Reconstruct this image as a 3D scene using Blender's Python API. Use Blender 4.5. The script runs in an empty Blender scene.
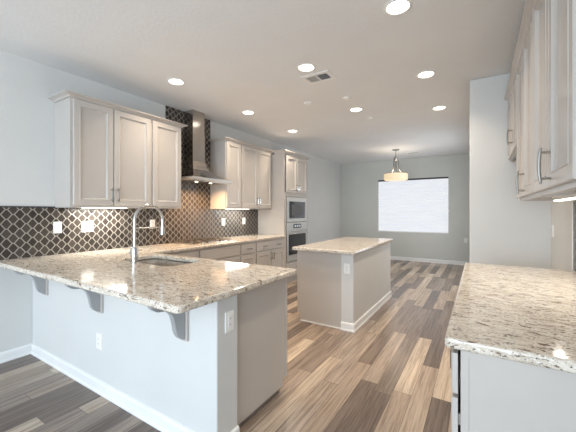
import bpy, bmesh, math, random
from mathutils import Vector, Matrix

random.seed(4)
S = bpy.context.scene
COL = S.collection
V = Vector

# ------------------------------------------------------------------ camera
cd = bpy.data.cameras.new('camera')
cam = bpy.data.objects.new('camera', cd)
COL.objects.link(cam)
cam.location = (3.62, -1.213, 1.348)
cam.rotation_euler = (math.pi / 2, 0, 0.555)
cd.sensor_width = 36.0
cd.lens = 308.3 * 36.0 / 576.0
cd.shift_y = -(216.0 - 211.35) / 576.0
cd.clip_start = 0.05
S.camera = cam

# ------------------------------------------------------------------ world, view
W = bpy.data.worlds.new('world')
S.world = W
W.use_nodes = True
wb = W.node_tree.nodes['Background']
wb.inputs[0].default_value = (0.80, 0.90, 1.0, 1)
wb.inputs[1].default_value = 1.0
S.view_settings.view_transform = 'Standard'
S.view_settings.look = 'None'
S.view_settings.gamma = 1.0
S.view_settings.use_curve_mapping = False
S.view_settings.exposure = 0.0

DAY = (0.755, 0.88, 1.0)
WARM = (1.0, 0.84, 0.66)
NEUT = (1.0, 0.96, 0.86)


def lamp(name, loc, rot, sx, sy, power, color, shape='RECTANGLE', spread=math.pi):
    l = bpy.data.lights.new(name, 'AREA')
    l.shape = shape
    l.size = sx
    if shape in ('RECTANGLE', 'ELLIPSE'):
        l.size_y = sy
    l.energy = power
    l.color = color
    l.spread = spread
    o = bpy.data.objects.new(name, l)
    o.location = loc
    o.rotation_euler = rot
    COL.objects.link(o)
    return o


# daylight through the two tall windows of the living room behind the camera
P_REAR = 108.0
P_SIDE_FILL = 92.0
for wx in (1.75, 3.40):
    lamp('daylight_fill', (wx, -5.93, 1.35), (-math.pi / 2, 0, math.pi), 1.5, 2.1, P_REAR, DAY)
# unseen fill in an added right wall opening, brightens the left side
lamp('daylight_fill', (4.19, -3.7, 1.2), (0, math.pi / 2, 0), 2.1, 2.2, P_SIDE_FILL, DAY)
# fill for the dining room from an opening added to the partition wall
lamp('daylight_fill', (3.60, 5.6, 1.15), (0, math.pi / 2, 0), 2.0, 1.5, 22.0, (0.90, 0.95, 1.0))

P_CAN = 7.8
P_STRIP = 9.0

# ------------------------------------------------------------------ node helper


class N:
    def __init__(self, name):
        self.m = bpy.data.materials.new(name)
        self.m.use_nodes = True
        self.t = self.m.node_tree
        self.b = self.t.nodes['Principled BSDF']

    def n(self, kind, **kw):
        x = self.t.nodes.new(kind)
        for k, v in kw.items():
            setattr(x, k, v)
        return x

    def link(self, a, b):
        self.t.links.new(a, b)

    def set(self, sock, v):
        if hasattr(v, 'links') or isinstance(v, bpy.types.NodeSocket):
            self.link(v, sock)
        else:
            sock.default_value = v

    def math(self, op, a, b=None, c=None, clamp=False):
        x = self.n('ShaderNodeMath', operation=op, use_clamp=clamp)
        self.set(x.inputs[0], a)
        if b is not None:
            self.set(x.inputs[1], b)
        if c is not None:
            self.set(x.inputs[2], c)
        return x.outputs[0]

    def pos(self):
        g = self.n('ShaderNodeNewGeometry')
        s = self.n('ShaderNodeSeparateXYZ')
        self.link(g.outputs['Position'], s.inputs[0])
        return s.outputs[0], s.outputs[1], s.outputs[2]

    def xyz(self, x, y, z):
        c = self.n('ShaderNodeCombineXYZ')
        for i, v in enumerate((x, y, z)):
            self.set(c.inputs[i], v)
        return c.outputs[0]

    def noise(self, vec, scale, detail=3.0, rough=0.5, dist=0.0):
        x = self.n('ShaderNodeTexNoise')
        if vec is not None:
            self.link(vec, x.inputs['Vector'])
        x.inputs['Scale'].default_value = scale
        x.inputs['Detail'].default_value = detail
        x.inputs['Roughness'].default_value = rough
        x.inputs['Distortion'].default_value = dist
        return x.outputs['Fac']

    def white(self, vec):
        x = self.n('ShaderNodeTexWhiteNoise', noise_dimensions='3D')
        self.link(vec, x.inputs['Vector'])
        return x.outputs['Value']

    def ramp(self, fac, stops, mode='LINEAR'):
        r = self.n('ShaderNodeValToRGB')
        r.color_ramp.interpolation = mode
        e = r.color_ramp.elements
        while len(e) < len(stops):
            e.new(0.5)
        for el, (p, c) in zip(e, stops):
            el.position = p
            el.color = (c[0], c[1], c[2], 1)
        self.link(fac, r.inputs[0])
        return r.outputs[0]

    def mix(self, fac, a, b, blend='MIX'):
        x = self.n('ShaderNodeMix', data_type='RGBA', blend_type=blend)
        self.set(x.inputs[0], fac)
        for i, v in ((6, a), (7, b)):
            if isinstance(v, tuple):
                v = (v[0], v[1], v[2], 1)
            self.set(x.inputs[i], v)
        return x.outputs[2]

    def bump(self, h, strength, distance=0.01):
        b = self.n('ShaderNodeBump')
        b.inputs['Strength'].default_value = strength
        b.inputs['Distance'].default_value = distance
        self.link(h, b.inputs['Height'])
        self.link(b.outputs[0], self.b.inputs['Normal'])

    def p(self, **kw):
        names = dict(color='Base Color', rough='Roughness', metal='Metallic', spec='Specular IOR Level',
                     coat='Coat Weight', coat_rough='Coat Roughness', emit='Emission Color',
                     estr='Emission Strength', trans='Transmission Weight', alpha='Alpha', ior='IOR')
        for k, v in kw.items():
            if isinstance(v, tuple):
                v = (v[0], v[1], v[2], 1)
            self.set(self.b.inputs[names[k]], v)
        return self


M = {}


def simple(name, color, rough=0.5, metal=0.0, wob=0.05, scale=6.0, bump=0.0, bscale=200.0, **kw):
    a = N(name)
    g = a.n('ShaderNodeNewGeometry').outputs['Position']
    f = a.noise(g, scale, 3.0)
    c1 = tuple(max(0.0, x * (1 - wob)) for x in color)
    c2 = tuple(min(1.0, x * (1 + wob)) for x in color)
    a.p(color=a.ramp(f, [(0.3, c1), (0.7, c2)]), rough=rough, metal=metal, **kw)
    if bump:
        a.bump(a.noise(g, bscale, 2.0), bump, 0.004)
    M[name] = a.m
    return a


simple('wall_paint', (0.660, 0.662, 0.648), 0.62, bump=0.25, bscale=55.0, wob=0.02, scale=2.0)
simple('wall_paint_dim', (0.60, 0.61, 0.575), 0.65, bump=0.25, bscale=55.0, wob=0.02, scale=2.0)  # wall paint darkened, the far wall's weaker light put into the colour
simple('ceiling_paint', (0.80, 0.81, 0.82), 0.8, bump=0.45, bscale=38.0, wob=0.02, scale=2.0)
simple('trim_paint', (0.84, 0.84, 0.83), 0.4, wob=0.02)
simple('cabinet_paint', (0.535, 0.498, 0.462), 0.22, wob=0.025, scale=3.0, spec=0.42)
simple('toe_dark', (0.22, 0.19, 0.16), 0.6)  # darker brown than the cabinet paint
simple('nickel', (0.45, 0.44, 0.42), 0.22, 1.0)
simple('chrome', (0.64, 0.64, 0.64), 0.20, 1.0)
simple('plastic', (0.86, 0.86, 0.84), 0.35, wob=0.02)
simple('slot_dark', (0.10, 0.10, 0.10), 0.5)
simple('socket_grey', (0.55, 0.55, 0.54), 0.5)
simple('iron', (0.075, 0.06, 0.05), 0.4, bump=0.2)
simple('corbel_shaded', (0.36, 0.365, 0.37), 0.4)  # cabinet paint darkened, shade on the brackets put into the colour
simple('sink_steel_dim', (0.36, 0.36, 0.36), 0.24, 1.0)  # steel darkened, the basin's dim light put into the colour
simple('black_glass', (0.015, 0.017, 0.02), 0.06, coat=0.5, coat_rough=0.03)
simple('rail_dark', (0.035, 0.033, 0.035), 0.5)  # near-black, for the tile edging and the strip at the window top
simple('vent_dark', (0.035, 0.035, 0.04), 0.9)

a = N('steel')
x, y, z = a.pos()
f = a.noise(a.xyz(a.math('MULTIPLY', x, 6.0), a.math('MULTIPLY', y, 6.0), a.math('MULTIPLY', z, 260.0)), 1.0, 2.0)
a.p(color=a.ramp(f, [(0.3, (0.58, 0.56, 0.53)), (0.7, (0.68, 0.66, 0.62))]), metal=1.0, rough=0.33)
M['steel'] = a.m


simple('hood_steel', (0.52, 0.48, 0.44), 0.17, 1.0, wob=0.03)


def emission(name, color, strength):
    a = N(name)
    a.p(color=(0.8, 0.8, 0.8), emit=color, estr=strength, rough=0.5)
    M[name] = a.m


emission('lens_glow', (1.0, 0.93, 0.82), 6.0)
emission('strip_glow', (1.0, 0.96, 0.88), 6.0)
emission('hood_glow', (1.0, 0.85, 0.62), 5.0)
emission('display_glow', (0.10, 0.22, 0.42), 0.35)

# alabaster glass of the lit pendant
a = N('alabaster')
g = a.n('ShaderNodeNewGeometry').outputs['Position']
f = a.noise(g, 9.0, 4.0, 0.6, 0.8)
c = a.ramp(f, [(0.3, (1.0, 0.74, 0.42)), (0.7, (1.0, 0.86, 0.60))])
a.p(color=(0.5, 0.42, 0.32), emit=c, estr=0.68, rough=0.4)
M['alabaster'] = a.m

# pleated shade, daylight from behind put in as its own glow
a = N('shade_cloth')
x, y, z = a.pos()
f = a.noise(a.xyz(a.math('MULTIPLY', x, 1.5), 0.0, a.math('MULTIPLY', z, 14.0)), 1.0, 2.0)
c = a.ramp(f, [(0.3, (0.86, 0.91, 1.0)), (0.7, (0.94, 0.97, 1.0))])
a.p(color=(0.30, 0.30, 0.31), emit=c, estr=0.70, rough=0.8)
M['shade_cloth'] = a.m

# clear window glass
a = N('window_glass')
a.p(color=(0.95, 0.97, 1.0), rough=0.02, trans=1.0, ior=1.45)
M['window_glass'] = a.m

# ---- plank floor: boards along Y, random tone per board
a = N('plank_floor')
x, y, z = a.pos()
PW, PL = 0.128, 1.15
rx = a.math('DIVIDE', x, PW)
row = a.math('FLOOR', rx)
off = a.white(a.xyz(row, 3.7, 5.9))
cy = a.math('ADD', a.math('DIVIDE', y, PL), a.math('MULTIPLY', off, 7.0))
colm = a.math('FLOOR', cy)
rnd = a.white(a.xyz(row, colm, 2.3))
rnd2 = a.white(a.xyz(colm, row, 2.4))
tone = a.ramp(rnd, [(0.0, (0.150, 0.114, 0.092)), (0.10, (0.34, 0.267, 0.208)), (0.24, (0.215, 0.166, 0.133)),
                    (0.36, (0.44, 0.352, 0.272)), (0.49, (0.275, 0.218, 0.178)), (0.61, (0.56, 0.460, 0.362)),
                    (0.70, (0.36, 0.290, 0.235)), (0.82, (0.170, 0.130, 0.106)), (0.90, (0.48, 0.390, 0.305))], 'CONSTANT')
shift = a.math('MULTIPLY', rnd2, 31.0)
gv = a.xyz(a.math('MULTIPLY', x, 50.0), a.math('ADD', a.math('MULTIPLY', y, 1.9), shift), rnd2)
gr = a.noise(gv, 1.0, 6.0, 0.7, 0.35)
gv2 = a.xyz(a.math('MULTIPLY', x, 12.0), a.math('ADD', a.math('MULTIPLY', y, 1.5), shift), rnd2)
gr2 = a.noise(gv2, 1.0, 5.0, 0.65, 0.9)
c = a.mix(a.math('MULTIPLY', a.ramp(gr, [(0.44, (0, 0, 0)), (0.62, (1, 1, 1))]), 0.62), tone,
          a.mix(1.0, tone, (0.36, 0.32, 0.30), 'MULTIPLY'))
c = a.mix(a.math('MULTIPLY', a.ramp(gr2, [(0.42, (0, 0, 0)), (0.7, (1, 1, 1))]), 0.45), c,
          a.mix(1.0, c, (1.5, 1.46, 1.4), 'MULTIPLY'))
fx = a.math('FRACT', rx)
ex = a.math('MINIMUM', fx, a.math('SUBTRACT', 1.0, fx))
fy = a.math('FRACT', cy)
ey = a.math('MINIMUM', fy, a.math('SUBTRACT', 1.0, fy))
gap = a.math('MAXIMUM', a.math('LESS_THAN', ex, 0.010), a.math('LESS_THAN', ey, 0.0012))
c = a.mix(a.math('MULTIPLY', gap, 0.75), c, (0.03, 0.025, 0.02))
a.p(color=c, rough=0.26, spec=0.5)
a.bump(a.math('SUBTRACT', gr, gap), 0.12, 0.002)
M['plank_floor'] = a.m

# ---- granite: cream ground with streaky brown and charcoal flecks
a = N('granite')
x, y, z = a.pos()
v = a.xyz(a.math('MULTIPLY', x, 0.85), a.math('MULTIPLY', y, 2.4), a.math('MULTIPLY', z, 2.0))
v1 = a.xyz(a.math('MULTIPLY', x, 1.0), a.math('MULTIPLY', y, 1.7), a.math('MULTIPLY', z, 1.5))
ground = a.ramp(a.noise(v, 16.0, 4.0, 0.65), [(0.30, (0.53, 0.45, 0.36)), (0.5, (0.68, 0.605, 0.51)), (0.68, (0.80, 0.745, 0.66))])
fl = a.noise(v, 27.0, 3.0, 0.62, 0.8)
c = a.mix(a.ramp(fl, [(0.578, (0, 0, 0)), (0.618, (1, 1, 1))]), ground, (0.205, 0.145, 0.10))
fl2 = a.noise(v1, 95.0, 2.0, 0.6, 0.3)
c = a.mix(a.ramp(fl2, [(0.603, (0, 0, 0)), (0.638, (1, 1, 1))]), c, (0.085, 0.070, 0.060))
fl3 = a.noise(v1, 70.0, 2.0, 0.5)
c = a.mix(a.ramp(fl3, [(0.60, (0, 0, 0)), (0.68, (0.8, 0.8, 0.8))]), c, (0.86, 0.84, 0.80))
a.p(color=c, rough=0.09, spec=0.5)
M['granite'] = a.m

# ---- arabesque tile: dark taupe lantern tiles, pale grout (pattern runs along Y and Z)
a = N('lantern_tile')
x, y, z = a.pos()
TW, TH, TK = 0.096, 0.088, 1.46                   # column pitch, row pitch, flatness of the top and bottom edges
yu = a.math('DIVIDE', y, TW)
tri = a.math('SUBTRACT', 1.0, a.math('MULTIPLY', a.math('ABSOLUTE', a.math('SUBTRACT', yu, a.math('ROUND', yu))), 4.0))
ck = a.math('MULTIPLY', tri, TK)
cl = a.math('MINIMUM', a.math('MAXIMUM', ck, -1.0), 1.0)
hy_ = a.math('MULTIPLY', a.math('ADD', cl, 1.0), 0.25)                    # half height / TH, 0..0.5
zu = a.math('DIVIDE', z, TH)
fzu = a.math('ABSOLUTE', a.math('SUBTRACT', zu, a.math('ROUND', zu)))
dist = a.math('MULTIPLY', a.math('ABSOLUTE', a.math('SUBTRACT', fzu, hy_)), TH)
inr = a.math('LESS_THAN', a.math('ABSOLUTE', ck), 1.0)
sl = a.math('MULTIPLY', inr, TK * TH / TW)
dist = a.math('DIVIDE', dist, a.math('SQRT', a.math('ADD', 1.0, a.math('MULTIPLY', sl, sl))))
prof = a.math('MINIMUM', a.math('DIVIDE', dist, 0.010), 1.0)
grout = a.math('LESS_THAN', dist, 0.0043)
ins = a.math('LESS_THAN', fzu, hy_)
out = a.math('SUBTRACT', 1.0, ins)
idy = a.math('ADD', a.math('MULTIPLY', ins, a.math('ROUND', yu)), a.math('MULTIPLY', out, a.math('ADD', a.math('FLOOR', yu), 0.5)))
idz = a.math('ADD', a.math('MULTIPLY', ins, a.math('ROUND', zu)), a.math('MULTIPLY', out, a.math('ADD', a.math('FLOOR', zu), 0.5)))
rv = a.white(a.xyz(idy, idz, 0.3))
tc = a.ramp(rv, [(0.0, (0.032, 0.026, 0.023)), (0.5, (0.046, 0.038, 0.033)), (1.0, (0.066, 0.055, 0.048))])
c = a.mix(grout, tc, (0.29, 0.265, 0.235))
a.p(color=c, rough=a.math('ADD', 0.24, a.math('MULTIPLY', grout, 0.5)), spec=0.6)
a.bump(prof, 0.6, 0.003)
M['lantern_tile'] = a.m

# ------------------------------------------------------------------ mesh builder


class MB:
    def __init__(self):
        self.bm = bmesh.new()

    def box(self, x0, x1, y0, y1, z0, z1):
        vs = [self.bm.verts.new((x, y, z)) for x in (x0, x1) for y in (y0, y1) for z in (z0, z1)]
        for f in ((0, 1, 3, 2), (4, 6, 7, 5), (0, 4, 5, 1), (2, 3, 7, 6), (0, 2, 6, 4), (1, 5, 7, 3)):
            self.bm.faces.new([vs[i] for i in f])
        return self

    def loft(self, loops, cap=True, closed=True):
        rows = [[self.bm.verts.new(p) for p in l] for l in loops]
        n = len(rows[0])
        for a_, b_ in zip(rows, rows[1:]):
            for i in range(n if closed else n - 1):
                j = (i + 1) % n
                self.bm.faces.new((a_[i], a_[j], b_[j], b_[i]))
        if cap:
            self.bm.faces.new(list(reversed(rows[0])))
            self.bm.faces.new(rows[-1])
        return self

    def lathe(self, c, prof, n=32, axis=V((0, 0, 1)), cap=True):
        axis = axis.normalized()
        q = V((0, 0, 1)).rotation_difference(axis)
        loops = []
        for r, h in prof:
            loops.append([V(c) + q @ V((r * math.cos(2 * math.pi * k / n), r * math.sin(2 * math.pi * k / n), h)) for k in range(n)])
        return self.loft(loops, cap)

    def tube(self, pts, r, n=10, cap=True):
        pts = [V(p) for p in pts]
        rs = r if isinstance(r, (list, tuple)) else [r] * len(pts)
        t0 = (pts[1] - pts[0]).normalized()
        ref = V((0, 0, 1)) if abs(t0.z) < 0.9 else V((1, 0, 0))
        u = t0.cross(ref).normalized()
        loops = []
        for i, p in enumerate(pts):
            a_ = pts[max(i - 1, 0)]
            b_ = pts[min(i + 1, len(pts) - 1)]
            t = (b_ - a_).normalized()
            u = (u - t * u.dot(t)).normalized()
            w = t.cross(u)
            loops.append([p + (u * math.cos(2 * math.pi * k / n) + w * math.sin(2 * math.pi * k / n)) * rs[i] for k in range(n)])
        return self.loft(loops, cap)

    def prism(self, outline, fn, t0, t1):
        return self.loft([[V(fn(p, t0)) for p in outline], [V(fn(p, t1)) for p in outline]])

    def build(self, name, mat, parent=None, bevel=0.0, seg=2, smooth=False, loc=None):
        bm = self.bm
        bmesh.ops.recalc_face_normals(bm, faces=bm.faces[:])
        if parent is not None:
            org = parent['_o'] if '_o' in parent.keys() else (0, 0, 0)
            org = V(org)
        elif loc is not None:
            org = V(loc)
        else:
            xs = [v.co.x for v in bm.verts]
            ys = [v.co.y for v in bm.verts]
            zs = [v.co.z for v in bm.verts]
            org = V(((min(xs) + max(xs)) / 2, (min(ys) + max(ys)) / 2, min(zs)))
        for v in bm.verts:
            v.co -= org
        me = bpy.data.meshes.new(name)
        bm.to_mesh(me)
        bm.free()
        me.materials.append(M[mat])
        o = bpy.data.objects.new(name, me)
        COL.objects.link(o)
        o['_o'] = tuple(org)
        if parent is not None:
            o.parent = parent
        else:
            o.location = org
        if smooth:
            for p in me.polygons:
                p.use_smooth = True
            md = o.modifiers.new('edges', 'EDGE_SPLIT')
            md.split_angle = math.radians(38)
        if bevel:
            md = o.modifiers.new('bevel', 'BEVEL')
            md.width = bevel
            md.segments = seg
            md.limit_method = 'ANGLE'
            md.angle_limit = math.radians(40)
        return o


def thing(name, loc, label, cat, group=None):
    o = bpy.data.objects.new(name, None)
    o.empty_display_size = 0.1
    o.location = loc
    o['_o'] = tuple(loc)
    COL.objects.link(o)
    return tag(o, label, cat, group)


def tag(o, label, cat, group=None):
    o['label'] = label
    o['category'] = cat
    if group:
        o['group'] = group
    return o


def struct(o, label=None, cat=None):
    o['kind'] = 'structure'
    if label:
        o['label'] = label
    if cat:
        o['category'] = cat
    return o


class Face:
    """local frame on a vertical face: a along u, b up, c outward"""

    def __init__(self, o, u, n):
        self.o, self.u, self.n = V(o), V(u), V(n)

    def __call__(self, a_, b_, c_):
        return self.o + self.u * a_ + V((0, 0, b_)) + self.n * c_

    def rings(self, mb, a0, a1, b0, b1, prof):
        loops = []
        for ins, c_ in prof:
            loops.append([self(a0 + ins, b0 + ins, c_), self(a1 - ins, b0 + ins, c_),
                          self(a1 - ins, b1 - ins, c_), self(a0 + ins, b1 - ins, c_)])
        mb.loft(loops)

    def box(self, mb, a0, a1, b0, b1, c0, c1):
        mb.loft([[self(a0, b0, c0), self(a1, b0, c0), self(a1, b1, c0), self(a0, b1, c0)],
                 [self(a0, b0, c1), self(a1, b0, c1), self(a1, b1, c1), self(a0, b1, c1)]])


DOOR = [(0, 0), (0, 0.016), (0.004, 0.020), (0.052, 0.020), (0.055, 0.0225), (0.059, 0.0225), (0.063, 0.014),
        (0.072, 0.006), (0.078, 0.0045)]
SLAB = [(0, 0), (0, 0.015), (0.005, 0.020), (0.026, 0.020), (0.030, 0.0175), (0.036, 0.0175)]


def door(F, a0, a1, b0, b1, parent, mat='cabinet_paint'):
    mb = MB()
    F.rings(mb, a0, a1, b0, b1, DOOR)
    return mb.build('door', mat, parent)


def drawer(F, a0, a1, b0, b1, parent):
    mb = MB()
    F.rings(mb, a0, a1, b0, b1, SLAB)
    return mb.build('drawer_front', 'cabinet_paint', parent)


def pull(F, a_, b_, length, parent, vertical=True, c0=0.020, r=0.0065, stand=0.032):
    """bar pull: slightly bowed bar on two posts"""
    mb = MB()
    pts = []
    for i in range(9):
        t = -1 + i / 4.0
        bow = 0.006 * (1 - t * t)
        d = t * length / 2
        pts.append(F(a_, b_ + d, c0 + stand + bow) if vertical else F(a_ + d, b_, c0 + stand + bow))
    mb.tube(pts, [0.004, r, r, r, r, r, r, r, 0.004], 8)
    for s in (-1, 1):
        d = s * length * 0.36
        p0 = F(a_, b_ + d, c0) if vertical else F(a_ + d, b_, c0)
        p1 = F(a_, b_ + d, c0 + stand + 0.003) if vertical else F(a_ + d, b_, c0 + stand + 0.003)
        mb.tube([p0, p1], r * 0.95, 8)
    return mb.build('handle', 'nickel', parent, smooth=True)


# ------------------------------------------------------------------ structure
H = 2.785
YB = 7.67

struct(MB().box(-0.2, 4.6, -6.2, 7.9, -0.10, 0.0).build('floor', 'plank_floor'))
struct(MB().box(-0.2, 4.6, -6.2, 7.9, H, H + 0.10).build('ceiling', 'ceiling_paint'))
struct(MB().box(-0.14, 0.0, -6.1, YB, 0.0, H).build('wall_left', 'wall_paint'))
mb = MB()
mb.box(4.22, 4.36, -6.1, -4.9, 0.0, H).box(4.22, 4.36, -2.5, 2.71, 0.0, H).box(4.22, 4.36, -4.9, -2.5, 2.3, H)  # opening behind the camera added for the side fill
struct(mb.build('wall_right', 'wall_paint'))
mb = MB()
ol = [(3.53, 2.71), (4.36, 2.71), (4.36, 2.83), (3.65, 2.83), (3.65, 4.8), (3.53, 4.8)]
mb.prism(ol, lambda p, t: (p[0], p[1], t), 0.0, H)
mb.box(3.53, 3.65, 4.8, 6.4, 2.2, H).box(3.53, 3.65, 6.4, YB, 0.0, H)  # opening added for the dining fill
struct(mb.build('wall_alcove', 'wall_paint', bevel=0.012, seg=3))
# dining room end wall with its window opening
WX0, WX1, WZ0, WZ1 = 1.152, 2.952, 0.768, 2.240
mb = MB()
mb.box(0.0, WX0, YB, YB + 0.14, 0, H).box(WX1, 3.53, YB, YB + 0.14, 0, H)
mb.box(WX0, WX1, YB, YB + 0.14, 0, WZ0).box(WX0, WX1, YB, YB + 0.14, WZ1, H)
struct(mb.build('wall_back', 'wall_paint_dim'))
# living room end wall behind the camera with two window openings
mb = MB()
mb.box(0.0, 1.0, -6.1, -5.96, 0, H).box(2.5, 2.65, -6.1, -5.96, 0, H).box(4.15, 4.22, -6.1, -5.96, 0, H)
for x0, x1 in ((1.0, 2.5), (2.65, 4.15)):
    mb.box(x0, x1, -6.1, -5.96, 0, 0.3).box(x0, x1, -6.1, -5.96, 2.4, H)
struct(mb.build('wall_rear', 'wall_paint'))

# window in the dining wall
w = MB()
for b in ((WX0, WX1, WZ0, WZ0 + 0.05), (WX0, WX1, WZ1 - 0.05, WZ1)):
    w.box(b[0], b[1], YB + 0.08, YB + 0.13, b[2], b[3])
for x0, x1 in ((WX0, WX0 + 0.05), (2.03, 2.08), (WX1 - 0.05, WX1)):
    w.box(x0, x1, YB + 0.08, YB + 0.13, WZ0 + 0.05, WZ1 - 0.05)
win = struct(w.build('window_1', 'trim_paint'))
MB().box(WX0 + 0.05, WX1 - 0.05, YB + 0.10, YB + 0.106, WZ0 + 0.05, WZ1 - 0.05).build('pane', 'window_glass', win)
MB().box(WX0 + 0.001, WX1 - 0.001, YB - 0.012, YB + 0.079, WZ0 - 0.0, WZ0 + 0.016).build('sill', 'trim_paint', win, bevel=0.003)

# half wall under the peninsula bar, half wall of the island
PX, PT = 2.415, 0.172
struct(MB().box(0.0, PX, 0.0, PT, 0.0, 0.874).build('wall_peninsula', 'wall_paint', bevel=0.008, seg=3))
struct(MB().box(2.280, 2.425, 2.10, 3.80, 0.0, 0.874).build('wall_island', 'wall_paint', bevel=0.006, seg=3))

# baseboards: stepped profile + shoe, swept along the wall foot
BB = [(0.0, 0.0), (0.019, 0.0), (0.019, 0.014), (0.013, 0.020), (0.013, 0.078), (0.009, 0.088), (0.0, 0.092)]


def base(name, pts, side):
    """pts: polyline on the wall face; side: +1 board lies to the left of travel"""
    loops = []
    n = len(pts)
    for i in range(n):
        p = V((pts[i][0], pts[i][1], 0))
        dirs = []
        if i > 0:
            dirs.append((p - V((pts[i - 1][0], pts[i - 1][1], 0))).normalized())
        if i < n - 1:
            dirs.append((V((pts[i + 1][0], pts[i + 1][1], 0)) - p).normalized())
        ns = [V((-d.y, d.x, 0)) * side for d in dirs]
        m = ns[0] if len(ns) == 1 else (ns[0] + ns[1]) / (1 + ns[0].dot(ns[1]))
        loops.append([p + m * d + V((0, 0, z_)) for d, z_ in BB])
    return struct(MB().loft(loops).build(name, 'trim_paint'))


base('baseboard_left', [(0, -5.95), (0, 0.0)], -1)
base('baseboard_peninsula', [(0.019, 0.0), (PX, 0.0), (PX, PT)], -1)
base('baseboard_island', [(2.281, 2.10), (2.425, 2.10), (2.425, 3.80), (2.28, 3.80)], -1)
base('baseboard_back', [(0.0, YB), (3.53, YB), (3.53, 6.41)], -1)
base('baseboard_dining', [(0, 4.43), (0, YB - 0.02)], -1)
base('baseboard_alcove', [(3.53, 4.79), (3.53, 2.71), (4.22, 2.71)], -1)
base('baseboard_right', [(4.22, 2.69), (4.22, 1.83)], -1)

# ------------------------------------------------------------------ tile backsplashes
mb = MB()
ol = [(-0.285, 0.914), (3.515, 0.914), (3.515, 1.384), (2.283, 1.384), (2.283, H), (1.468, H), (1.468, 1.384), (-0.285, 1.384)]
mb.prism(ol, lambda p, t: (t, p[0], p[1]), 0.0, 0.009)
bs = tag(mb.build('tile_backsplash', 'lantern_tile'),
         'dark lantern-shaped tile backsplash behind the range hood and long left worktop', 'backsplash')
MB().box(0.0, 0.012, -0.285, 0.185, 1.384, 1.396).build('edge_trim', 'rail_dark', bs)
mb = MB()
ol = [(0.0, 0.914), (1.835, 0.914), (1.835, 1.42), (0.0, 1.42)]
mb.prism(ol, lambda p, t: (t, p[0], p[1]), 4.2105, 4.2195)
bs = tag(mb.build('tile_backsplash', 'lantern_tile'),
         'dark tile backsplash at the right edge above the right granite worktop', 'backsplash')
MB().box(4.207, 4.2195, 1.836, 1.850, 0.914, 1.42).build('edge_trim', 'trim_paint', bs)

# ------------------------------------------------------------------ worktops


def outline_round(pts, radii, n=5):
    out = []
    k = len(pts)
    for i in range(k):
        p = V(pts[i]).to_2d() if len(pts[i]) > 2 else V((pts[i][0], pts[i][1]))
        r = radii[i]
        if r <= 0:
            out.append((p.x, p.y))
            continue
        a_ = (V(pts[i - 1]) - p).normalized()
        b_ = (V(pts[(i + 1) % k]) - p).normalized()
        s, e = p + a_ * r, p + b_ * r
        for j in range(n + 1):
            t = j / n
            q = (1 - t) * (1 - t) * s + 2 * t * (1 - t) * p + t * t * e
            out.append((q.x, q.y))
    return out


def worktop(name, loops, z0, z1, label, bev=0.011):
    mb = MB()
    bm = mb.bm
    edges = []
    for lp in loops:
        vs = [bm.verts.new((p[0], p[1], z1)) for p in lp]
        for i in range(len(vs)):
            edges.append(bm.edges.new((vs[i], vs[(i + 1) % len(vs)])))
    r = bmesh.ops.triangle_fill(bm, edges=edges, use_beauty=True)
    faces = bm.faces[:]
    bmesh.ops.dissolve_limit(bm, angle_limit=0.01, verts=bm.verts[:], edges=[e for e in bm.edges if len(e.link_faces) == 2])
    ext = bmesh.ops.extrude_face_region(bm, geom=bm.faces[:])
    for g in ext['geom']:
        if isinstance(g, bmesh.types.BMVert):
            g.co.z = z0
    o = mb.build(name, 'granite', bevel=bev, seg=3)
    return tag(o, label, 'worktop')


SX0, SX1, SY0, SY1 = 0.84, 1.56, 0.345, 0.715     # sink cut-out
ol = outline_round([V((0.010, -0.285)), V((2.458, -0.285)), V((2.458, 0.805)), V((0.645, 0.805)), V((0.645, 3.515)), V((0.010, 3.515))],
                   [0, 0.03, 0.03, 0.0, 0, 0])
hole = outline_round([V((SX0, SY0)), V((SX1, SY0)), V((SX1, SY1)), V((SX0, SY1))], [0.09] * 4, 6)
worktop('granite_worktop', [ol, hole], 0.8755, 0.914,
        'L-shaped speckled granite worktop with sink, running along the left wall and peninsula')
ol = outline_round([V((1.672, 2.01)), V((2.468, 2.01)), V((2.468, 3.83)), V((1.672, 3.83))], [0.025] * 4)
worktop('granite_worktop', [ol], 0.8755, 0.914, 'rectangular granite top of the freestanding island')
ol = outline_round([V((3.517, -0.02)), V((4.210, -0.02)), V((4.210, 1.812)), V((3.517, 1.812))], [0.02, 0, 0, 0.02])
worktop('granite_worktop', [ol], 0.8755, 0.914, 'granite worktop in the right foreground beneath the right wall cabinets')

# ------------------------------------------------------------------ sink and faucet
t = thing('kitchen_sink', (1.2, 0.53, 0.70), 'undermount stainless steel sink sunk in the peninsula worktop', 'sink')
mb = MB()


def rrect(x0, x1, y0, y1, r, z_):
    return [V((p[0], p[1], z_)) for p in outline_round([V((x0, y0)), V((x1, y0)), V((x1, y1)), V((x0, y1))], [r] * 4, 6)]


e = 0.004
mb.loft([rrect(SX0 - .02, SX1 + .02, SY0 - .02, SY1 + .02, .10, .8745), rrect(SX0 - e, SX1 + e, SY0 - e, SY1 + e, .092, .8745),
         rrect(SX0 + .01, SX1 - .01, SY0 + .01, SY1 - .01, .09, .70), rrect(SX0 + .05, SX1 - .05, SY0 + .05, SY1 - .05, .07, .685),
         rrect(SX0 + .0, SX1 - .0, SY0 + .0, SY1 - .0, .09, .68), rrect(SX0 - .01, SX1 + .01, SY0 - .01, SY1 + .01, .095, .86),
         rrect(SX0 - .02, SX1 + .02, SY0 - .02, SY1 + .02, .10, .870)])
mb.build('basin', 'sink_steel_dim', t, smooth=True)
MB().lathe((1.2, 0.53, 0.6855), [(0.045, 0), (0.045, 0.003), (0.03, 0.004), (0.028, 0.001)], 20).build('drain', 'chrome', t, smooth=True)

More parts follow.
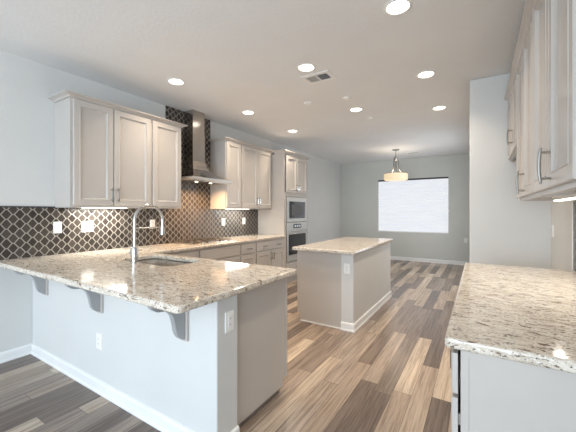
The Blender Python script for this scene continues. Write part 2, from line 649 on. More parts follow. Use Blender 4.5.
FX, FY = 1.165, 0.305
t = thing('kitchen_faucet', (FX, FY, 0.9141), 'tall arched chrome pull-down faucet rising from the peninsula beside the sink', 'faucet')
MB().lathe((FX, FY, 0.9141), [(0.028, 0), (0.028, 0.006), (0.022, 0.010), (0.022, 0.040), (0.029, 0.046), (0.029, 0.120), (0.024, 0.132), (0.014, 0.137)], 24).build('base', 'chrome', t, smooth=True)
pts = [(FX, FY, 1.045), (FX, FY, 1.12), (FX, FY, 1.265)]
R_ = 0.134
for i in range(1, 17):
    an = math.pi * i / 16
    pts.append((FX, FY + R_ - R_ * math.cos(an), 1.265 + R_ * math.sin(an)))
pts.append((FX, FY + 2 * R_, 1.21))
MB().tube(pts, 0.0125, 14).build('spout', 'chrome', t, smooth=True)
MB().lathe((FX, FY + 2 * R_, 1.132), [(0.013, 0), (0.019, 0.004), (0.0185, 0.05), (0.014, 0.085)], 18).build('spray_head', 'chrome', t, smooth=True)
MB().tube([(FX, FY + 2 * R_ + .018, 1.165), (FX, FY + 2 * R_ + .022, 1.19)], 0.006, 8).build('spray_button', 'slot_dark', t)
MB().tube([(FX, FY, 1.205), (FX, FY + 0.1, 1.205), (FX, FY + 2 * R_ - 0.01, 1.205)], 0.006, 10).build('support_arm', 'chrome', t, smooth=True)
MB().tube([(FX - 0.02, FY, 0.995), (FX - 0.058, FY, 0.997)], 0.014, 12).build('lever_hub', 'chrome', t, smooth=True)
MB().tube([(FX - 0.05, FY + 0.01, 0.998), (FX - 0.055, FY + 0.05, 1.006), (FX - 0.06, FY + 0.10, 1.012)], [0.007, 0.006, 0.005], 10).build('lever', 'chrome', t, smooth=True)

# ------------------------------------------------------------------ corbels
CPROF = []
# side outline in (forward, z) : top tip, S-curve down to the foot
CP = [(0.0, 0.8745), (0.222, 0.8745), (0.222, 0.862), (0.214, 0.848), (0.203, 0.834), (0.188, 0.821), (0.172, 0.814), (0.152, 0.811), (0.134, 0.809),
      (0.116, 0.801), (0.099, 0.787), (0.085, 0.768), (0.075, 0.742), (0.068, 0.710), (0.062, 0.678), (0.053, 0.652), (0.038, 0.630), (0.018, 0.617), (0.0, 0.612)]
for cx, lab in ((0.315, 'grey scrolled corbel under the bar overhang nearest the left wall'),
                (1.238, 'middle one of three grey scrolled corbels under the peninsula overhang'),
                (2.161, 'grey scrolled corbel under the bar overhang nearest the outlet end of the peninsula')):
    t = thing('bar_corbel', (cx, 0, 0.60), lab, 'corbel', 'corbels under the bar overhang')
    mb = MB()
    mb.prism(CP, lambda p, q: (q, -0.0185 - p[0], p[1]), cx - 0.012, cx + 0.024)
    mb.build('bracket', 'corbel_shaded', t, bevel=0.003)
    MB().box(cx - 0.036, cx + 0.036, -0.018, -0.0005, 0.600, 0.8745).build('back_plate', 'cabinet_paint', t, bevel=0.003)


# ------------------------------------------------------------------ crown moulding
CR = [(0.0, 0.0), (0.010, 0.0), (0.012, 0.012), (0.018, 0.022), (0.032, 0.034), (0.046, 0.042), (0.052, 0.046), (0.052, 0.060), (0.0, 0.060)]


def crown(pts, side, z0, label, sc=1.0, zs=1.0):
    loops = []
    n = len(pts)
    for i in range(n):
        p = V((pts[i][0], pts[i][1], z0))
        dirs = []
        if i > 0:
            dirs.append((V((pts[i][0], pts[i][1], 0)) - V((pts[i - 1][0], pts[i - 1][1], 0))).normalized())
        if i < n - 1:
            dirs.append((V((pts[i + 1][0], pts[i + 1][1], 0)) - V((pts[i][0], pts[i][1], 0))).normalized())
        ns = [V((-d.y, d.x, 0)) * side for d in dirs]
        m = ns[0] if len(ns) == 1 else (ns[0] + ns[1]) / (1 + ns[0].dot(ns[1]))
        loops.append([p + m * d * sc + V((0, 0, z_ * zs)) for d, z_ in CR])
    return tag(MB().loft(loops).build('crown_moulding', 'cabinet_paint'), label, 'moulding')


# ------------------------------------------------------------------ wall cabinets, left
ZU0, ZU1 = 1.385, 2.434
D0 = 0.325


def wall_cabinet(x0, x1, y0, y1, z0, z1, splits, F, label, pulls, fr=0.022, lip=0.025):
    """splits: door ranges along F.a ; pulls: (a, b) list per door"""
    t = thing('wall_cabinet', ((x0 + x1) / 2, (y0 + y1) / 2, z0), label, 'cabinet', 'wall cabinets on the left wall' if F.n.x > 0 else 'wall cabinets on the right wall')
    mb = MB()
    mb.box(x0, x1, y0 + 0.0005, y1 - 0.0005, z0 + lip, z1)
    # side skirts and front rail under the floor of the cabinet
    mb.box(x0, x1, y0 + 0.0005, y0 + 0.018, z0, z0 + lip).box(x0, x1, y1 - 0.018, y1 - 0.0005, z0, z0 + lip)
    if F.n.x > 0:
        mb.box(x1 - 0.02, x1, y0 + 0.018, y1 - 0.018, z0, z0 + lip)
    else:
        mb.box(x0, x0 + 0.02, y0 + 0.018, y1 - 0.018, z0, z0 + lip)
    mb.build('body', 'cabinet_paint', t)
    for (a0, a1), pl in zip(splits, pulls):
        d = door(F, a0, a1, z0 + 0.022, z1 - 0.007, t)
        if pl:
            pull(F, pl[0], pl[1], 0.15, d)
    return t


FL = Face((D0 + 0.0005, 0, 0), (0, 1, 0), (1, 0, 0))
wall_cabinet(0.0, D0, 0.182, 1.030, ZU0, ZU1, [(0.204, 0.580), (0.590, 1.018)], FL,
             'beige double-door wall cabinet nearest the camera on the left wall', [(0.552, 1.52), (0.618, 1.52)])
wall_cabinet(0.0, D0, 1.030, 1.466, ZU0, ZU1, [(1.044, 1.448)], FL,
             'beige single-door wall cabinet immediately left of the range hood', [None])
wall_cabinet(0.0, D0, 2.285, 2.645, ZU0, ZU1, [(2.300, 2.632)], FL,
             'narrow single-door wall cabinet immediately right of the range hood', [None])
wall_cabinet(0.0, D0, 2.645, 3.518, ZU0, ZU1, [(2.660, 3.072), (3.080, 3.495)], FL,
             'double-door wall cabinet between the hood-side cabinet and the oven tower', [(3.046, 1.52), (3.108, 1.52)])
crown([(0.0005, 0.182), (D0 + 0.001, 0.182), (D0 + 0.001, 1.466), (0.0095, 1.466)], -1, ZU1 + 0.0005,
      'stepped crown moulding on the cabinets left of the range hood', 1.15, 0.62)
crown([(0.0095, 2.285), (D0 + 0.001, 2.285), (D0 + 0.001, 3.518)], -1, ZU1 + 0.0005,
      'stepped crown moulding on the cabinets right of the range hood', 1.1, 0.62)

# ------------------------------------------------------------------ oven tower
TY0, TY1, TX = 3.520, 4.412, 0.602
t = thing('oven_tower', (TX / 2, (TY0 + TY1) / 2, 0), 'tall beige built-in cabinet housing microwave and oven', 'cabinet')
mb = MB()
mb.box(0.0005, TX, TY0, TY0 + 0.02, 0.0, 2.405).box(0.0005, TX, TY1 - 0.02, TY1, 0.0, 2.405)
mb.box(0.0005, 0.02, TY0 + 0.02, TY1 - 0.02, 0.1, 2.405)
mb.box(0.02, TX, TY0 + 0.02, TY1 - 0.02, 2.385, 2.405)
mb.box(0.02, TX, TY0 + 0.02, TY1 - 0.02, 1.622, 1.68).box(0.02, TX, TY0 + 0.02, TY1 - 0.02, 0.30, 0.395)
mb.box(TX - 0.02, TX, TY0 + 0.02, 3.585, 0.395, 1.622).box(TX - 0.02, TX, 4.348, TY1 - 0.02, 0.395, 1.622)
mb.box(TX - 0.02, TX, TY0 + 0.02, TY1 - 0.02, 1.68, 1.70)
mb.box(TX - 0.09, TX - 0.07, TY0 + 0.02, TY1 - 0.02, 0.0, 0.1).box(0.02, TX, TY0 + 0.02, TY1 - 0.02, 0.1, 0.12)
mb.build('carcass', 'cabinet_paint', t)
FT = Face((TX + 0.0005, 0, 0), (0, 1, 0), (1, 0, 0))
d = door(FT, 3.570, 3.960, 1.700, 2.392, t)
pull(FT, 3.932, 1.80, 0.13, d)
d = door(FT, 3.970, 4.362, 1.700, 2.392, t)
pull(FT, 3.998, 1.80, 0.13, d)
d = drawer(FT, 3.570, 4.362, 0.125, 0.375, t)
pull(FT, 3.966, 0.29, 0.13, d, False)
crown([(0.40, TY0), (TX + 0.001, TY0), (TX + 0.001, TY1), (0.0005, TY1)], -1, 2.4055, 'crown moulding on top of the oven tower', 1.0)

t = thing('microwave_oven', (0.34, 3.966, 1.150), 'steel-framed built-in microwave with black glass window in the oven tower', 'microwave')
MB().box(0.10, 0.604, 3.60, 4.333, 1.150, 1.610).build('housing', 'steel', t)
FA = Face((0.6045, 0, 0), (0, 1, 0), (1, 0, 0))
mb = MB()
FA.rings(mb, 3.592, 4.341, 1.146, 1.616, [(0, 0), (0, 0.016), (0.004, 0.02), (0.05, 0.02), (0.05, 0.012)])
mb.build('frame', 'steel', t)
mb = MB()
FA.box(mb, 3.675, 4.258, 1.215, 1.535, 0.0125, 0.026)
gl = mb.build('window', 'black_glass', t, bevel=0.003)
mb = MB()
FA.rings(mb, 3.745, 4.12, 1.275, 1.475, [(0, 0.0262), (0, 0.0275), (0.006, 0.0275), (0.006, 0.0268)])
mb.build('window_reflection', 'slot_dark', gl)  # reflection in the glass built as a lighter rectangle

t = thing('wall_oven', (0.34, 3.966, 0.40), 'stainless built-in oven with dark glass door beneath the microwave', 'oven')
MB().box(0.08, 0.604, 3.60, 4.333, 0.400, 1.138).build('housing', 'steel', t)
mb = MB()
FA.box(mb, 3.592, 4.341, 0.972, 1.138, 0.0, 0.022)
cp = mb.build('control_panel', 'steel', t, bevel=0.003)
mb = MB()
FA.box(mb, 3.81, 4.11, 1.025, 1.108, 0.0222, 0.024)
mb.build('display', 'black_glass', cp)
for k in range(3):
    mb = MB()
    FA.box(mb, 3.855 + k * 0.085, 3.905 + k * 0.085, 1.05, 1.083, 0.0242, 0.025)
    mb.build('readout', 'display_glow', cp)
mb = MB()
FA.rings(mb, 3.592, 4.341, 0.405, 0.960, [(0, 0), (0, 0.018), (0.004, 0.024), (0.045, 0.024), (0.045, 0.016)])
dr = mb.build('door', 'steel', t)
mb = MB()
FA.box(mb, 3.642, 4.291, 0.53, 0.912, 0.0165, 0.0275)
mb.build('window', 'black_glass', dr, bevel=0.003)
mb = MB()
mb.tube([FA(3.62, 0.925, 0.055), FA(3.966, 0.925, 0.058), FA(4.313, 0.925, 0.055)], 0.011, 12)
for q in (3.66, 4.273):
    mb.tube([FA(q, 0.925, 0.025), FA(q, 0.925, 0.055)], 0.008, 8)
mb.build('handle', 'chrome', dr, smooth=True)

# ------------------------------------------------------------------ range hood
HY0, HY1, HX = 1.497, 2.262, 0.50
t = thing('range_hood', (0.27, 1.88, 1.755), 'stainless chimney range hood over the cooktop', 'range hood')
cyc = 1.875
mb = MB()


def hrect(x1, y0, y1, z_):
    return [V((0.0095, y0, z_)), V((x1, y0, z_)), V((x1, y1, z_)), V((0.0095, y1, z_))]


mb.loft([hrect(HX - .015, HY0 + .015, HY1 - .015, 1.803), hrect(HX - .10, HY0 + .10, HY1 - .10, 1.838), hrect(0.32, 1.67, 2.08, 1.885),
         hrect(0.262, cyc - .158, cyc + .158, 1.935), hrect(0.225, cyc - .13, cyc + .13, 1.99), hrect(0.208, cyc - .117, cyc + .117, 2.065)])
mb.build('canopy', 'hood_steel', t)
mb = MB()
mb.box(0.0095, 0.203, cyc - 0.112, cyc + 0.112, 2.066, 2.46).box(0.0095, 0.199, cyc - 0.108, cyc + 0.108, 2.46, H - 0.001)
mb.build('chimney', 'hood_steel', t, bevel=0.002)
MB().box(0.0095, HX, HY0, HY1, 1.765, 1.802).build('rim', 'steel', t, bevel=0.003)
mb = MB()
for q in (1.53, 1.89):
    mb.box(0.06, 0.40, q, q + 0.34, 1.757, 1.7645)
mb.build('grease_filter', 'nickel', t)
for q in (1.74, 2.00):
    MB().lathe((0.30, q, 1.7565), [(0.022, 0), (0.022, -0.003), (0.018, -0.004)], 20).build('lamp', 'hood_glow', t)
    lamp('hood_lamp', (0.30, q, 1.750), (0, 0, 0), 0.05, 0.05, 6.5, (1.0, 0.62, 0.32), 'DISK', math.radians(150))

# ------------------------------------------------------------------ cooktop
t = thing('gas_cooktop', (0.34, 1.88, 0.9142), 'low gas cooktop with black grates on the left worktop under the hood', 'cooktop')
MB().box(0.085, 0.585, 1.505, 2.255, 0.9142, 0.924).build('tray', 'steel', t, bevel=0.004)
for k in range(3):
    y0 = 1.525 + k * 0.24
    y1 = y0 + 0.23
    mb = MB()
    r = 0.005
    for xx in (0.105, 0.32, 0.49):
        mb.box(xx - r, xx + r, y0, y1, 0.934, 0.942)
    for yy in (y0 + r, (y0 + y1) / 2, y1 - r):
        mb.box(0.105 - r, 0.49 + r, yy - r, yy + r, 0.9345, 0.9425)
    for xx in (0.105, 0.49):
        for yy in (y0 + r, y1 - r):
            mb.box(xx - r, xx + r, yy - r, yy + r, 0.9242, 0.935)
    mb.build('grate', 'iron', t)
for bx_, by_ in ((0.2, 1.64), (0.40, 1.64), (0.29, 1.88), (0.2, 2.12), (0.40, 2.12)):
    MB().lathe((bx_, by_, 0.9242), [(0.045, 0), (0.045, 0.005), (0.032, 0.006), (0.032, 0.012), (0.028, 0.014)], 20).build('burner', 'iron', t, smooth=True)
for k in range(5):
    MB().lathe((0.545, 1.64 + k * 0.12, 0.9242), [(0.019, 0), (0.019, 0.004), (0.015, 0.006), (0.013, 0.02)], 16).build('knob', 'nickel', t, smooth=True)

# ------------------------------------------------------------------ base cabinets, left run
BX = 0.600
FB = Face((BX + 0.0005, 0, 0), (0, 1, 0), (1, 0, 0))


def base_cabinet(y0, y1, label, drawers, doors):
    t = thing('base_cabinet', (BX / 2, (y0 + y1) / 2, 0), label, 'cabinet', 'base cabinets under the left worktop')
    MB().box(0.0005, BX, y0 + .0005, y1 - .0005, 0.1, 0.8745).build('body', 'cabinet_paint', t)
    MB().box(0.0005, BX - 0.075, y0 + .0005, y1 - .0005, 0.0, 0.0995).build('toe_kick', 'toe_dark', t)
    for a0, a1, ps in drawers:
        d = drawer(FB, a0, a1, 0.705, 0.850, t)
        for p in ps:
            pull(FB, p, 0.778, 0.12, d, False)
    for a0, a1, p in doors:
        d = door(FB, a0, a1, 0.118, 0.682, t)
        if p:
            pull(FB, p, 0.60, 0.13, d)
    return t


base_cabinet(0.86, 1.500, 'base cabinet left of the cooktop, mostly hidden by the peninsula', [(0.89, 1.485, [])], [(0.89, 1.485, None)])
base_cabinet(1.500, 2.300, 'wide base cabinet with a blank panel under the cooktop', [(1.518, 2.284, [])], [(1.518, 1.896, None), (1.906, 2.284, None)])
base_cabinet(2.300, 2.672, 'narrow single-drawer base cabinet right of the cooktop', [(2.316, 2.656, [2.486])], [(2.316, 2.656, None)])
base_cabinet(2.672, 3.5195, 'wide base cabinet with two-handled drawer beside the oven tower', [(2.690, 3.495, [2.90, 3.29])],
             [(2.690, 3.088, 3.060), (3.098, 3.495, 3.126)])

# ------------------------------------------------------------------ peninsula cabinet
EX = 2.374
t = thing('base_cabinet', (1.5, 0.46, 0), 'peninsula base cabinet with plain grey end panel beyond the white half wall', 'cabinet')
mb = MB()
mb.box(0.66, EX - 0.02, PT + 0.001, PT + 0.02, 0.1, 0.8745)
mb.box(0.66, EX - 0.02, PT + 0.02, 0.74, 0.1, 0.12)
mb.box(0.66, EX - 0.02, 0.74, 0.76, 0.12, 0.16).box(0.66, EX - 0.02, 0.74, 0.76, 0.845, 0.8745)
for q in (0.66, 1.20, 1.74):
    mb.box(q, q + 0.04, 0.74, 0.76, 0.16, 0.845)
mb.build('body', 'cabinet_paint', t)
mb = MB()
ol = [(PT + 0.001, 0.045), (0.728, 0.045), (0.728, 0.1), (0.761, 0.1), (0.761, 0.8745), (PT + 0.001, 0.8745)]
mb.prism(ol, lambda p, q: (q, p[0], p[1]), EX - 0.0195, EX)
mb.build('end_panel', 'cabinet_paint', t, bevel=0.002)
mb = MB()
mb.box(0.66, EX - 0.02, PT + 0.021, 0.700, 0.0, 0.0995)
mb.build('toe_kick', 'toe_dark', t)
mb = MB()
mb.box(EX - 0.0195, EX + 0.004, 0.7615, 0.782, 0.1, 0.8745)
mb.build('front_stile', 'cabinet_paint', t, bevel=0.002)
FP = Face((0, 0.7605, 0), (-1, 0, 0), (0, 1, 0))
for q0, q1 in ((0.70, 1.22), (1.23, 1.75), (1.76, 2.325)):
    door(FP, -q1, -q0, 0.125, 0.86, t)

# ------------------------------------------------------------------ island cabinet
t = thing('island_cabinet', (1.98, 2.95, 0), 'grey cabinet half of the island with plain end panel toward the peninsula', 'cabinet')
mb = MB()
ol = [(1.745, 0.0), (2.2795, 0.0), (2.2795, 0.8745), (1.71, 0.8745), (1.71, 0.1), (1.745, 0.1)]
mb.prism(ol, lambda p, q: (p[0], q, p[1]), 2.125, 3.80)
mb.build('body', 'cabinet_paint', t)
mb = MB()
ol = [(1.742, 0.0), (2.2795, 0.0), (2.2795, 0.8745), (1.70, 0.8745), (1.70, 0.1), (1.742, 0.1)]
mb.prism(ol, lambda p, q: (p[0], q, p[1]), 2.106, 2.1245)
mb.build('end_panel', 'cabinet_paint', t)
MB().box(1.745, 2.2795, 2.094, 2.1055, 0.0, 0.016).build('shoe_strip', 'trim_paint', t, bevel=0.004)
FI = Face((1.7095, 0, 0), (0, -1, 0), (-1, 0, 0))
for k in range(4):
    door(FI, -3.79 + k * 0.415, -3.79 + k * 0.415 + 0.405, 0.118, 0.682, t)
    drawer(FI, -3.79 + k * 0.415, -3.79 + k * 0.415 + 0.405, 0.705, 0.85, t)

# ------------------------------------------------------------------ right base cabinet
t = thing('base_cabinet', (3.89, 0.9, 0), 'right foreground base cabinet with pale end panel facing the camera', 'cabinet')
RX = 3.566
MB().box(RX, 4.2195, 0.012, 1.80, 0.1, 0.8745).build('body', 'cabinet_paint', t)
MB().box(RX + 0.07, 4.2195, 0.02, 1.795, 0.0, 0.0995).build('toe_kick', 'toe_dark', t)
FE = Face((0, 0.0115, 0), (1, 0, 0), (0, -1, 0))
mb = MB()
FE.rings(mb, RX, 4.2195, 0.0, 0.8745, [(0, 0), (0, 0.012), (0.024, 0.012), (0.025, 0.009)])
mb.build('end_panel', 'cabinet_paint', t)
FR = Face((RX - 0.009, 0, 0), (0, -1, 0), (-1, 0, 0))
for y0, y1 in ((0.006, 0.60), (0.61, 1.20), (1.21, 1.795)):
    d = drawer(FR, -y1, -y0, 0.715, 0.855, t)
    pull(FR, -(y0 + y1) / 2, 0.785, 0.15, d, False)
    d = door(FR, -y1, -y0, 0.118, 0.700, t)
    pull(FR, -(y1 - 0.04), 0.60, 0.13, d)
MB().box(RX - 0.0085, RX - 0.0005, 0.02, 0.05, 0.60, 0.64).build('hinge', 'nickel', t)

# ------------------------------------------------------------------ right wall cabinets
RZ0, RZ1 = 1.428, 2.472
RF = 3.8905
FW = Face((RF - 0.0005, 0, 0), (0, -1, 0), (-1, 0, 0))


def rwall(y0, y1, z0, z1, splits, label, pulls):
    return wall_cabinet(RF, 4.2195, y0, y1, z0, z1, [(-b, -a_) for a_, b in splits], FW, label, [(-p[0], p[1]) if p else None for p in pulls], lip=0.02)


rwall(0.03, 0.92, RZ0, RZ1, [(0.082, 0.472), (0.484, 0.910)], 'closest double-door wall cabinet at the upper right edge', [(0.430, 1.537), None])
rwall(0.92, 1.81, RZ0, RZ1, [(0.932, 1.358), (1.368, 1.798)], 'middle one of three cabinets along the right wall, next to the short one', [(1.300, 1.537), None])
rwall(1.812, 2.705, 1.86, RZ1, [(1.825, 2.255), (2.265, 2.690)], 'short wall cabinet above the empty fridge alcove', [(2.12, 2.005), None])
crown([(4.2195, 0.03), (RF - 0.001, 0.03), (RF - 0.001, 2.7085)], 1, RZ1 + 0.0005, 'crown moulding along the top of the right wall cabinets', 0.88, 0.88)

# ------------------------------------------------------------------ under-cabinet lights


def strip(x, y0, y1, z, label, power):
    t = thing('strip_light', (x, (y0 + y1) / 2, z), label, 'under-cabinet light', 'under-cabinet strip lights')
    MB().box(x - 0.03, x + 0.03, y0, y1, z - 0.012, z + 0.0115).build('housing', 'plastic', t, bevel=0.003)
    MB().box(x - 0.022, x + 0.022, y0 + .01, y1 - .01, z - 0.0165, z - 0.0125).build('diffuser', 'strip_glow', t)
    lamp('strip_lamp', (x, (y0 + y1) / 2, z - 0.02), (0, 0, 0), 0.04, y1 - y0 - 0.02, power, NEUT)


strip(0.15, 0.36, 0.84, ZU0 + 0.013, 'slim light strip glowing under the near left double-door wall cabinet', P_STRIP)
strip(0.15, 2.48, 3.06, ZU0 + 0.013, 'slim light strip glowing under the wall cabinets beside the oven tower', P_STRIP * 0.6)
strip(4.06, 0.60, 1.45, RZ0 + 0.004, 'bright light strip under the right wall cabinets at the picture edge', P_STRIP * 0.35)

# ------------------------------------------------------------------ electrical plates


def plate(F, a_, b_, label, gang=1, kind='outlet', group='wall plates'):
    w_ = 0.072 + 0.046 * (gang - 1)
    t = thing('wall_outlet' if kind == 'outlet' else 'light_switch', F(a_, b_ - 0.058, 0), label, 'outlet' if kind == 'outlet' else 'switch', 'wall outlets' if kind == 'outlet' else None)
    mb = MB()
    F.rings(mb, a_ - w_ / 2, a_ + w_ / 2, b_ - 0.058, b_ + 0.058, [(0, 0.0003), (0, 0.004), (0.003, 0.0065)])
    mb.build('cover_plate', 'plastic', t)
    for g in range(gang):
        c_ = a_ + (g - (gang - 1) / 2) * 0.046
        mb = MB()
        if kind == 'switch':
            F.rings(mb, c_ - 0.016, c_ + 0.016, b_ - 0.033, b_ + 0.033, [(0, 0.0066), (0, 0.009), (0.002, 0.0105)])
            mb.build('rocker', 'trim_paint', t)
        else:
            F.rings(mb, c_ - 0.017, c_ + 0.017, b_ - 0.034, b_ + 0.034, [(0, 0.0066), (0, 0.008), (0.002, 0.009)])
            rc = mb.build('receptacle', 'trim_paint', t)
            for dz in (-0.017, 0.017):
                mb = MB()
                F.box(mb, c_ - 0.006, c_ + 0.006, b_ + dz - 0.004, b_ + dz + 0.005, 0.0091, 0.0096)
                mb.build('socket', 'socket_grey', rc)
    return t


FTile = Face((0.009, 0, 0), (0, 1, 0), (1, 0, 0))
plate(FTile, 0.203, 1.185, 'white outlet on the dark tile nearest the left picture edge')
plate(FTile, 0.483, 1.183, 'white double-gang switch plate on the dark tile under the near left cabinets', 2, 'switch')
plate(FTile, 1.265, 1.183, 'white outlet on the dark tile behind the arched faucet')
plate(FTile, 2.574, 1.172, 'white outlet on the tile right of the cooktop, the one nearer the hood')
plate(FTile, 3.099, 1.175, 'white outlet on the tile beside the oven tower')
plate(Face((0, 0, 0), (1, 0, 0), (0, -1, 0)), 1.214, 0.381, 'white outlet low on the front of the peninsula half wall')
plate(Face((PX, 0, 0), (0, 1, 0), (1, 0, 0)), 0.098, 0.725, 'white outlet on the narrow end of the peninsula half wall')
plate(Face((0, 2.10, 0), (1, 0, 0), (0, -1, 0)), 2.351, 0.700, 'white outlet on the end of the island half wall')
plate(Face((4.22, 0, 0), (0, -1, 0), (-1, 0, 0)), -2.62, 1.16, 'white outlet in the fridge alcove seen nearly edge-on')
plate(Face((0, YB, 0), (1, 0, 0), (0, -1, 0)), 3.335, 0.62, 'small outlet on the dining wall right of the window')

# ------------------------------------------------------------------ ceiling fixtures
cans = [(3.134, 1.035, 'largest recessed ceiling light at the top edge of the picture, closest to the camera'),
        (2.152, 1.502, 'recessed ceiling light directly next to the ceiling vent'),
        (3.145, 2.299, 'recessed ceiling light in the row nearest the right wall, second from the camera'),
        (0.768, 1.035, 'recessed ceiling light above the near left wall cabinets'),
        (0.766, 2.290, 'recessed ceiling light just right of the range hood chimney'),
        (2.145, 2.989, 'recessed ceiling light above the island'),
        (3.148, 3.535, 'recessed ceiling light closest to the partition wall corner'),
        (0.788, 3.520, 'recessed ceiling light in front of the oven tower')]
for x, y, lab in cans:
    t = thing('recessed_light', (x, y, H), lab, 'ceiling light', 'recessed ceiling lights')
    MB().lathe((x, y, H), [(0.075, -0.0005), (0.097, -0.0005), (0.096, -0.004), (0.080, -0.007), (0.075, -0.004)], 36, cap=False).build('trim_ring', 'trim_paint', t, smooth=True)
    MB().lathe((x, y, H), [(0.0748, -0.001), (0.0748, -0.003), (0.055, -0.005)], 36).build('lens', 'lens_glow', t)
    lamp('can_lamp', (x, y, H - 0.012), (0, 0, 0), 0.14, 0.14, P_CAN, WARM, 'DISK', math.radians(120))

# supply vent: square frame, two banks of louvres at right angles


def vent(x, y, sx, sy, label):
    t = thing('ceiling_vent', (x, y, H), label, 'vent', None)
    mb = MB()
    fr = 0.045
    z0, z1 = H - 0.008, H - 0.0005
    mb.box(x - sx, x + sx, y - sy, y - sy + fr, z0, z1).box(x - sx, x + sx, y + sy - fr, y + sy, z0, z1)
    mb.box(x - sx, x - sx + fr, y - sy + fr, y + sy - fr, z0, z1).box(x + sx - fr, x + sx, y - sy + fr, y + sy - fr, z0, z1)
    mb.box(x - 0.008, x + 0.008, y - sy + fr, y + sy - fr, z0, z1)
    mb.build('frame', 'trim_paint', t, bevel=0.002)
    MB().box(x - sx + fr, x + sx - fr, y - sy + fr, y + sy - fr, H - 0.0022, H - 0.0005).build('duct_shade', 'vent_dark', t)  # flat dark sheet standing in for the shade inside the duct
    mb = MB()
    a0, a1 = y - sy + fr, y + sy - fr
    n = 6
    for k in range(n):
        q = a0 + (k + 0.5) * (a1 - a0) / n
        mb.loft([[V((x + sx - fr, q - 0.007, H - 0.0075)), V((x + sx - fr, q + 0.004, H - 0.0028)), V((x + sx - fr, q + 0.004, H - 0.0023)), V((x + sx - fr, q - 0.007, H - 0.006))],
                 [V((x + 0.008, q - 0.007, H - 0.0075)), V((x + 0.008, q + 0.004, H - 0.0028)), V((x + 0.008, q + 0.004, H - 0.0023)), V((x + 0.008, q - 0.007, H - 0.006))]])
    b0, b1 = x - sx + fr, x - 0.008
    for k in range(5):
        q = b0 + (k + 0.5) * (b1 - b0) / 5
        mb.loft([[V((q - 0.004, a0, H - 0.0075)), V((q + 0.003, a0, H - 0.0028)), V((q + 0.003, a0, H - 0.0023)), V((q - 0.004, a0, H - 0.006))],
                 [V((q - 0.004, a1, H - 0.0075)), V((q + 0.003, a1, H - 0.0028)), V((q + 0.003, a1, H - 0.0023)), V((q - 0.004, a1, H - 0.006))]])
    mb.build('louvres', 'trim_paint', t)


vent(2.155, 1.775, 0.165, 0.115, 'square white supply vent with dark louvres in the kitchen ceiling')
vent(2.24, 6.84, 0.17, 0.10, 'small far ceiling vent beside the pendant lamp')
for x, y, r, lab in ((1.702, 2.409, 0.065, 'flat white ceiling disc nearest the range hood'),
                     (2.190, 2.505, 0.06, 'flat white ceiling disc between the vent and the island light'),
                     (2.197, 3.471, 0.055, 'flat white ceiling disc beyond the island light')):
    t = thing('ceiling_disc', (x, y, H), lab, 'ceiling cover', 'ceiling cover discs')
    MB().lathe((x, y, H), [(r, -0.0005), (r, -0.006), (r * 0.92, -0.012), (r * 0.6, -0.015)], 28).build('cover', 'trim_paint', t, smooth=True)
    MB().lathe((x, y, H), [(r * 0.35, -0.0152), (r * 0.35, -0.02), (r * 0.25, -0.022)], 16).build('centre_cap', 'plastic', t, smooth=True)

# ------------------------------------------------------------------ pendant
px_, py_ = 1.972, 6.20
t = thing('pendant_lamp', (px_, py_, 2.07), 'lit alabaster drum pendant on three curved nickel arms in front of the window', 'pendant lamp')
MB().lathe((px_, py_, H), [(0.085, -0.0005), (0.085, -0.012), (0.055, -0.028), (0.015, -0.034)], 28).build('canopy', 'nickel', t, smooth=True)
MB().tube([(px_, py_, H - 0.03), (px_, py_, 2.66)], 0.009, 10).build('stem', 'nickel', t, smooth=True)
MB().lathe((px_, py_, 2.55), [(0.012, -0.03), (0.03, -0.01), (0.05, 0.02), (0.05, 0.03), (0.028, 0.05), (0.034, 0.075), (0.016, 0.10), (0.009, 0.12)], 20).build('hub', 'nickel', t, smooth=True)
for k in range(3):
    an = 2 * math.pi * k / 3 + 0.5
    pr = [(0.045, 2.575), (0.062, 2.50), (0.066, 2.42), (0.076, 2.35), (0.105, 2.285), (0.16, 2.24), (0.235, 2.222)]
    MB().tube([(px_ + r * math.cos(an), py_ + r * math.sin(an), z_) for r, z_ in pr], 0.011, 8).build('arm', 'nickel', t, smooth=True)
    MB().tube([(px_ + 0.02 * math.cos(an + 1), py_ + 0.02 * math.sin(an + 1), z_) for z_ in (2.53, 2.40, 2.235)], 0.006, 8).build('rod', 'nickel', t, smooth=True)
MB().lathe((px_, py_, 2.075), [(0.245, 0.0), (0.262, 0.01), (0.262, 0.14), (0.250, 0.146), (0.250, 0.02), (0.235, 0.012)], 48, cap=False).build('shade', 'alabaster', t, smooth=True)
MB().lathe((px_, py_, 2.072), [(0.234, 0.012), (0.15, 0.0), (0.05, -0.006)], 40).build('diffuser', 'alabaster', t, smooth=True)
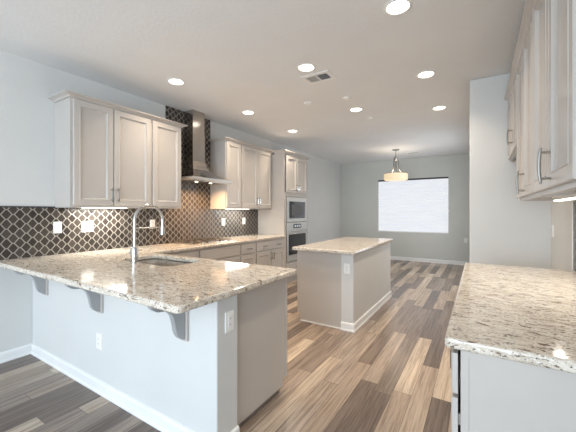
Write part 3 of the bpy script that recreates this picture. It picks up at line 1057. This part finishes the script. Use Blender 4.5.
MB().lathe((px_, py_, 2.2215), [(0.252, 0.0), (0.266, 0.0), (0.266, 0.012), (0.252, 0.012), (0.252, 0.0)], 48, cap=False).build('upper_band', 'nickel', t, smooth=True)
lamp('pendant_lamp_light', (px_, py_, 2.055), (0, 0, 0), 0.4, 0.4, 6.0, WARM, 'DISK')
lamp('pendant_lamp_light', (px_, py_, 2.235), (math.pi, 0, 0), 0.36, 0.36, 2.8, WARM, 'DISK')

# ------------------------------------------------------------------ pleated shade
t = thing('window_shade', (2.05, YB + 0.04, WZ0), 'closed white pleated window shade glowing in the dining window', 'window shade')
mb = MB()
n = 56
z0, z1 = WZ0 + 0.030, WZ1 - 0.042
front, back = [], []
for i in range(n + 1):
    z_ = z0 + (z1 - z0) * i / n
    dy = 0.007 if i % 2 else -0.007
    front.append((YB + 0.035 + dy, z_))
    back.append((YB + 0.045 + dy, z_))
prof = front + back[::-1]
L0 = [V((WX0 + 0.008, p[0], p[1])) for p in prof]
L1 = [V((WX1 - 0.008, p[0], p[1])) for p in prof]
bm = mb.bm
r0 = [bm.verts.new(p) for p in L0]
r1 = [bm.verts.new(p) for p in L1]
k = len(r0)
for i in range(k):
    j = (i + 1) % k
    bm.faces.new((r0[i], r0[j], r1[j], r1[i]))
for i in range(n):
    for r in (r0, r1):
        bm.faces.new((r[i], r[i + 1], r[k - 2 - i], r[k - 1 - i]))
mb.build('pleated_cloth', 'shade_cloth', t)
MB().box(WX0 + 0.003, WX1 - 0.003, YB + 0.004, YB + 0.07, WZ1 - 0.042, WZ1 - 0.001).build('head_rail', 'rail_dark', t)
MB().box(WX0 + 0.008, WX1 - 0.008, YB + 0.022, YB + 0.058, WZ0 + 0.017, WZ0 + 0.030).build('bottom_rail', 'trim_paint', t, bevel=0.003)
MB().lathe((WX1 + 0.01, YB - 0.012, 1.33), [(0.012, 0), (0.016, 0.01), (0.016, 0.05), (0.010, 0.06)], 14).build('cord_tensioner', 'plastic', t, smooth=True)

for o in S.objects:
    if '_o' in o.keys():
        del o['_o']
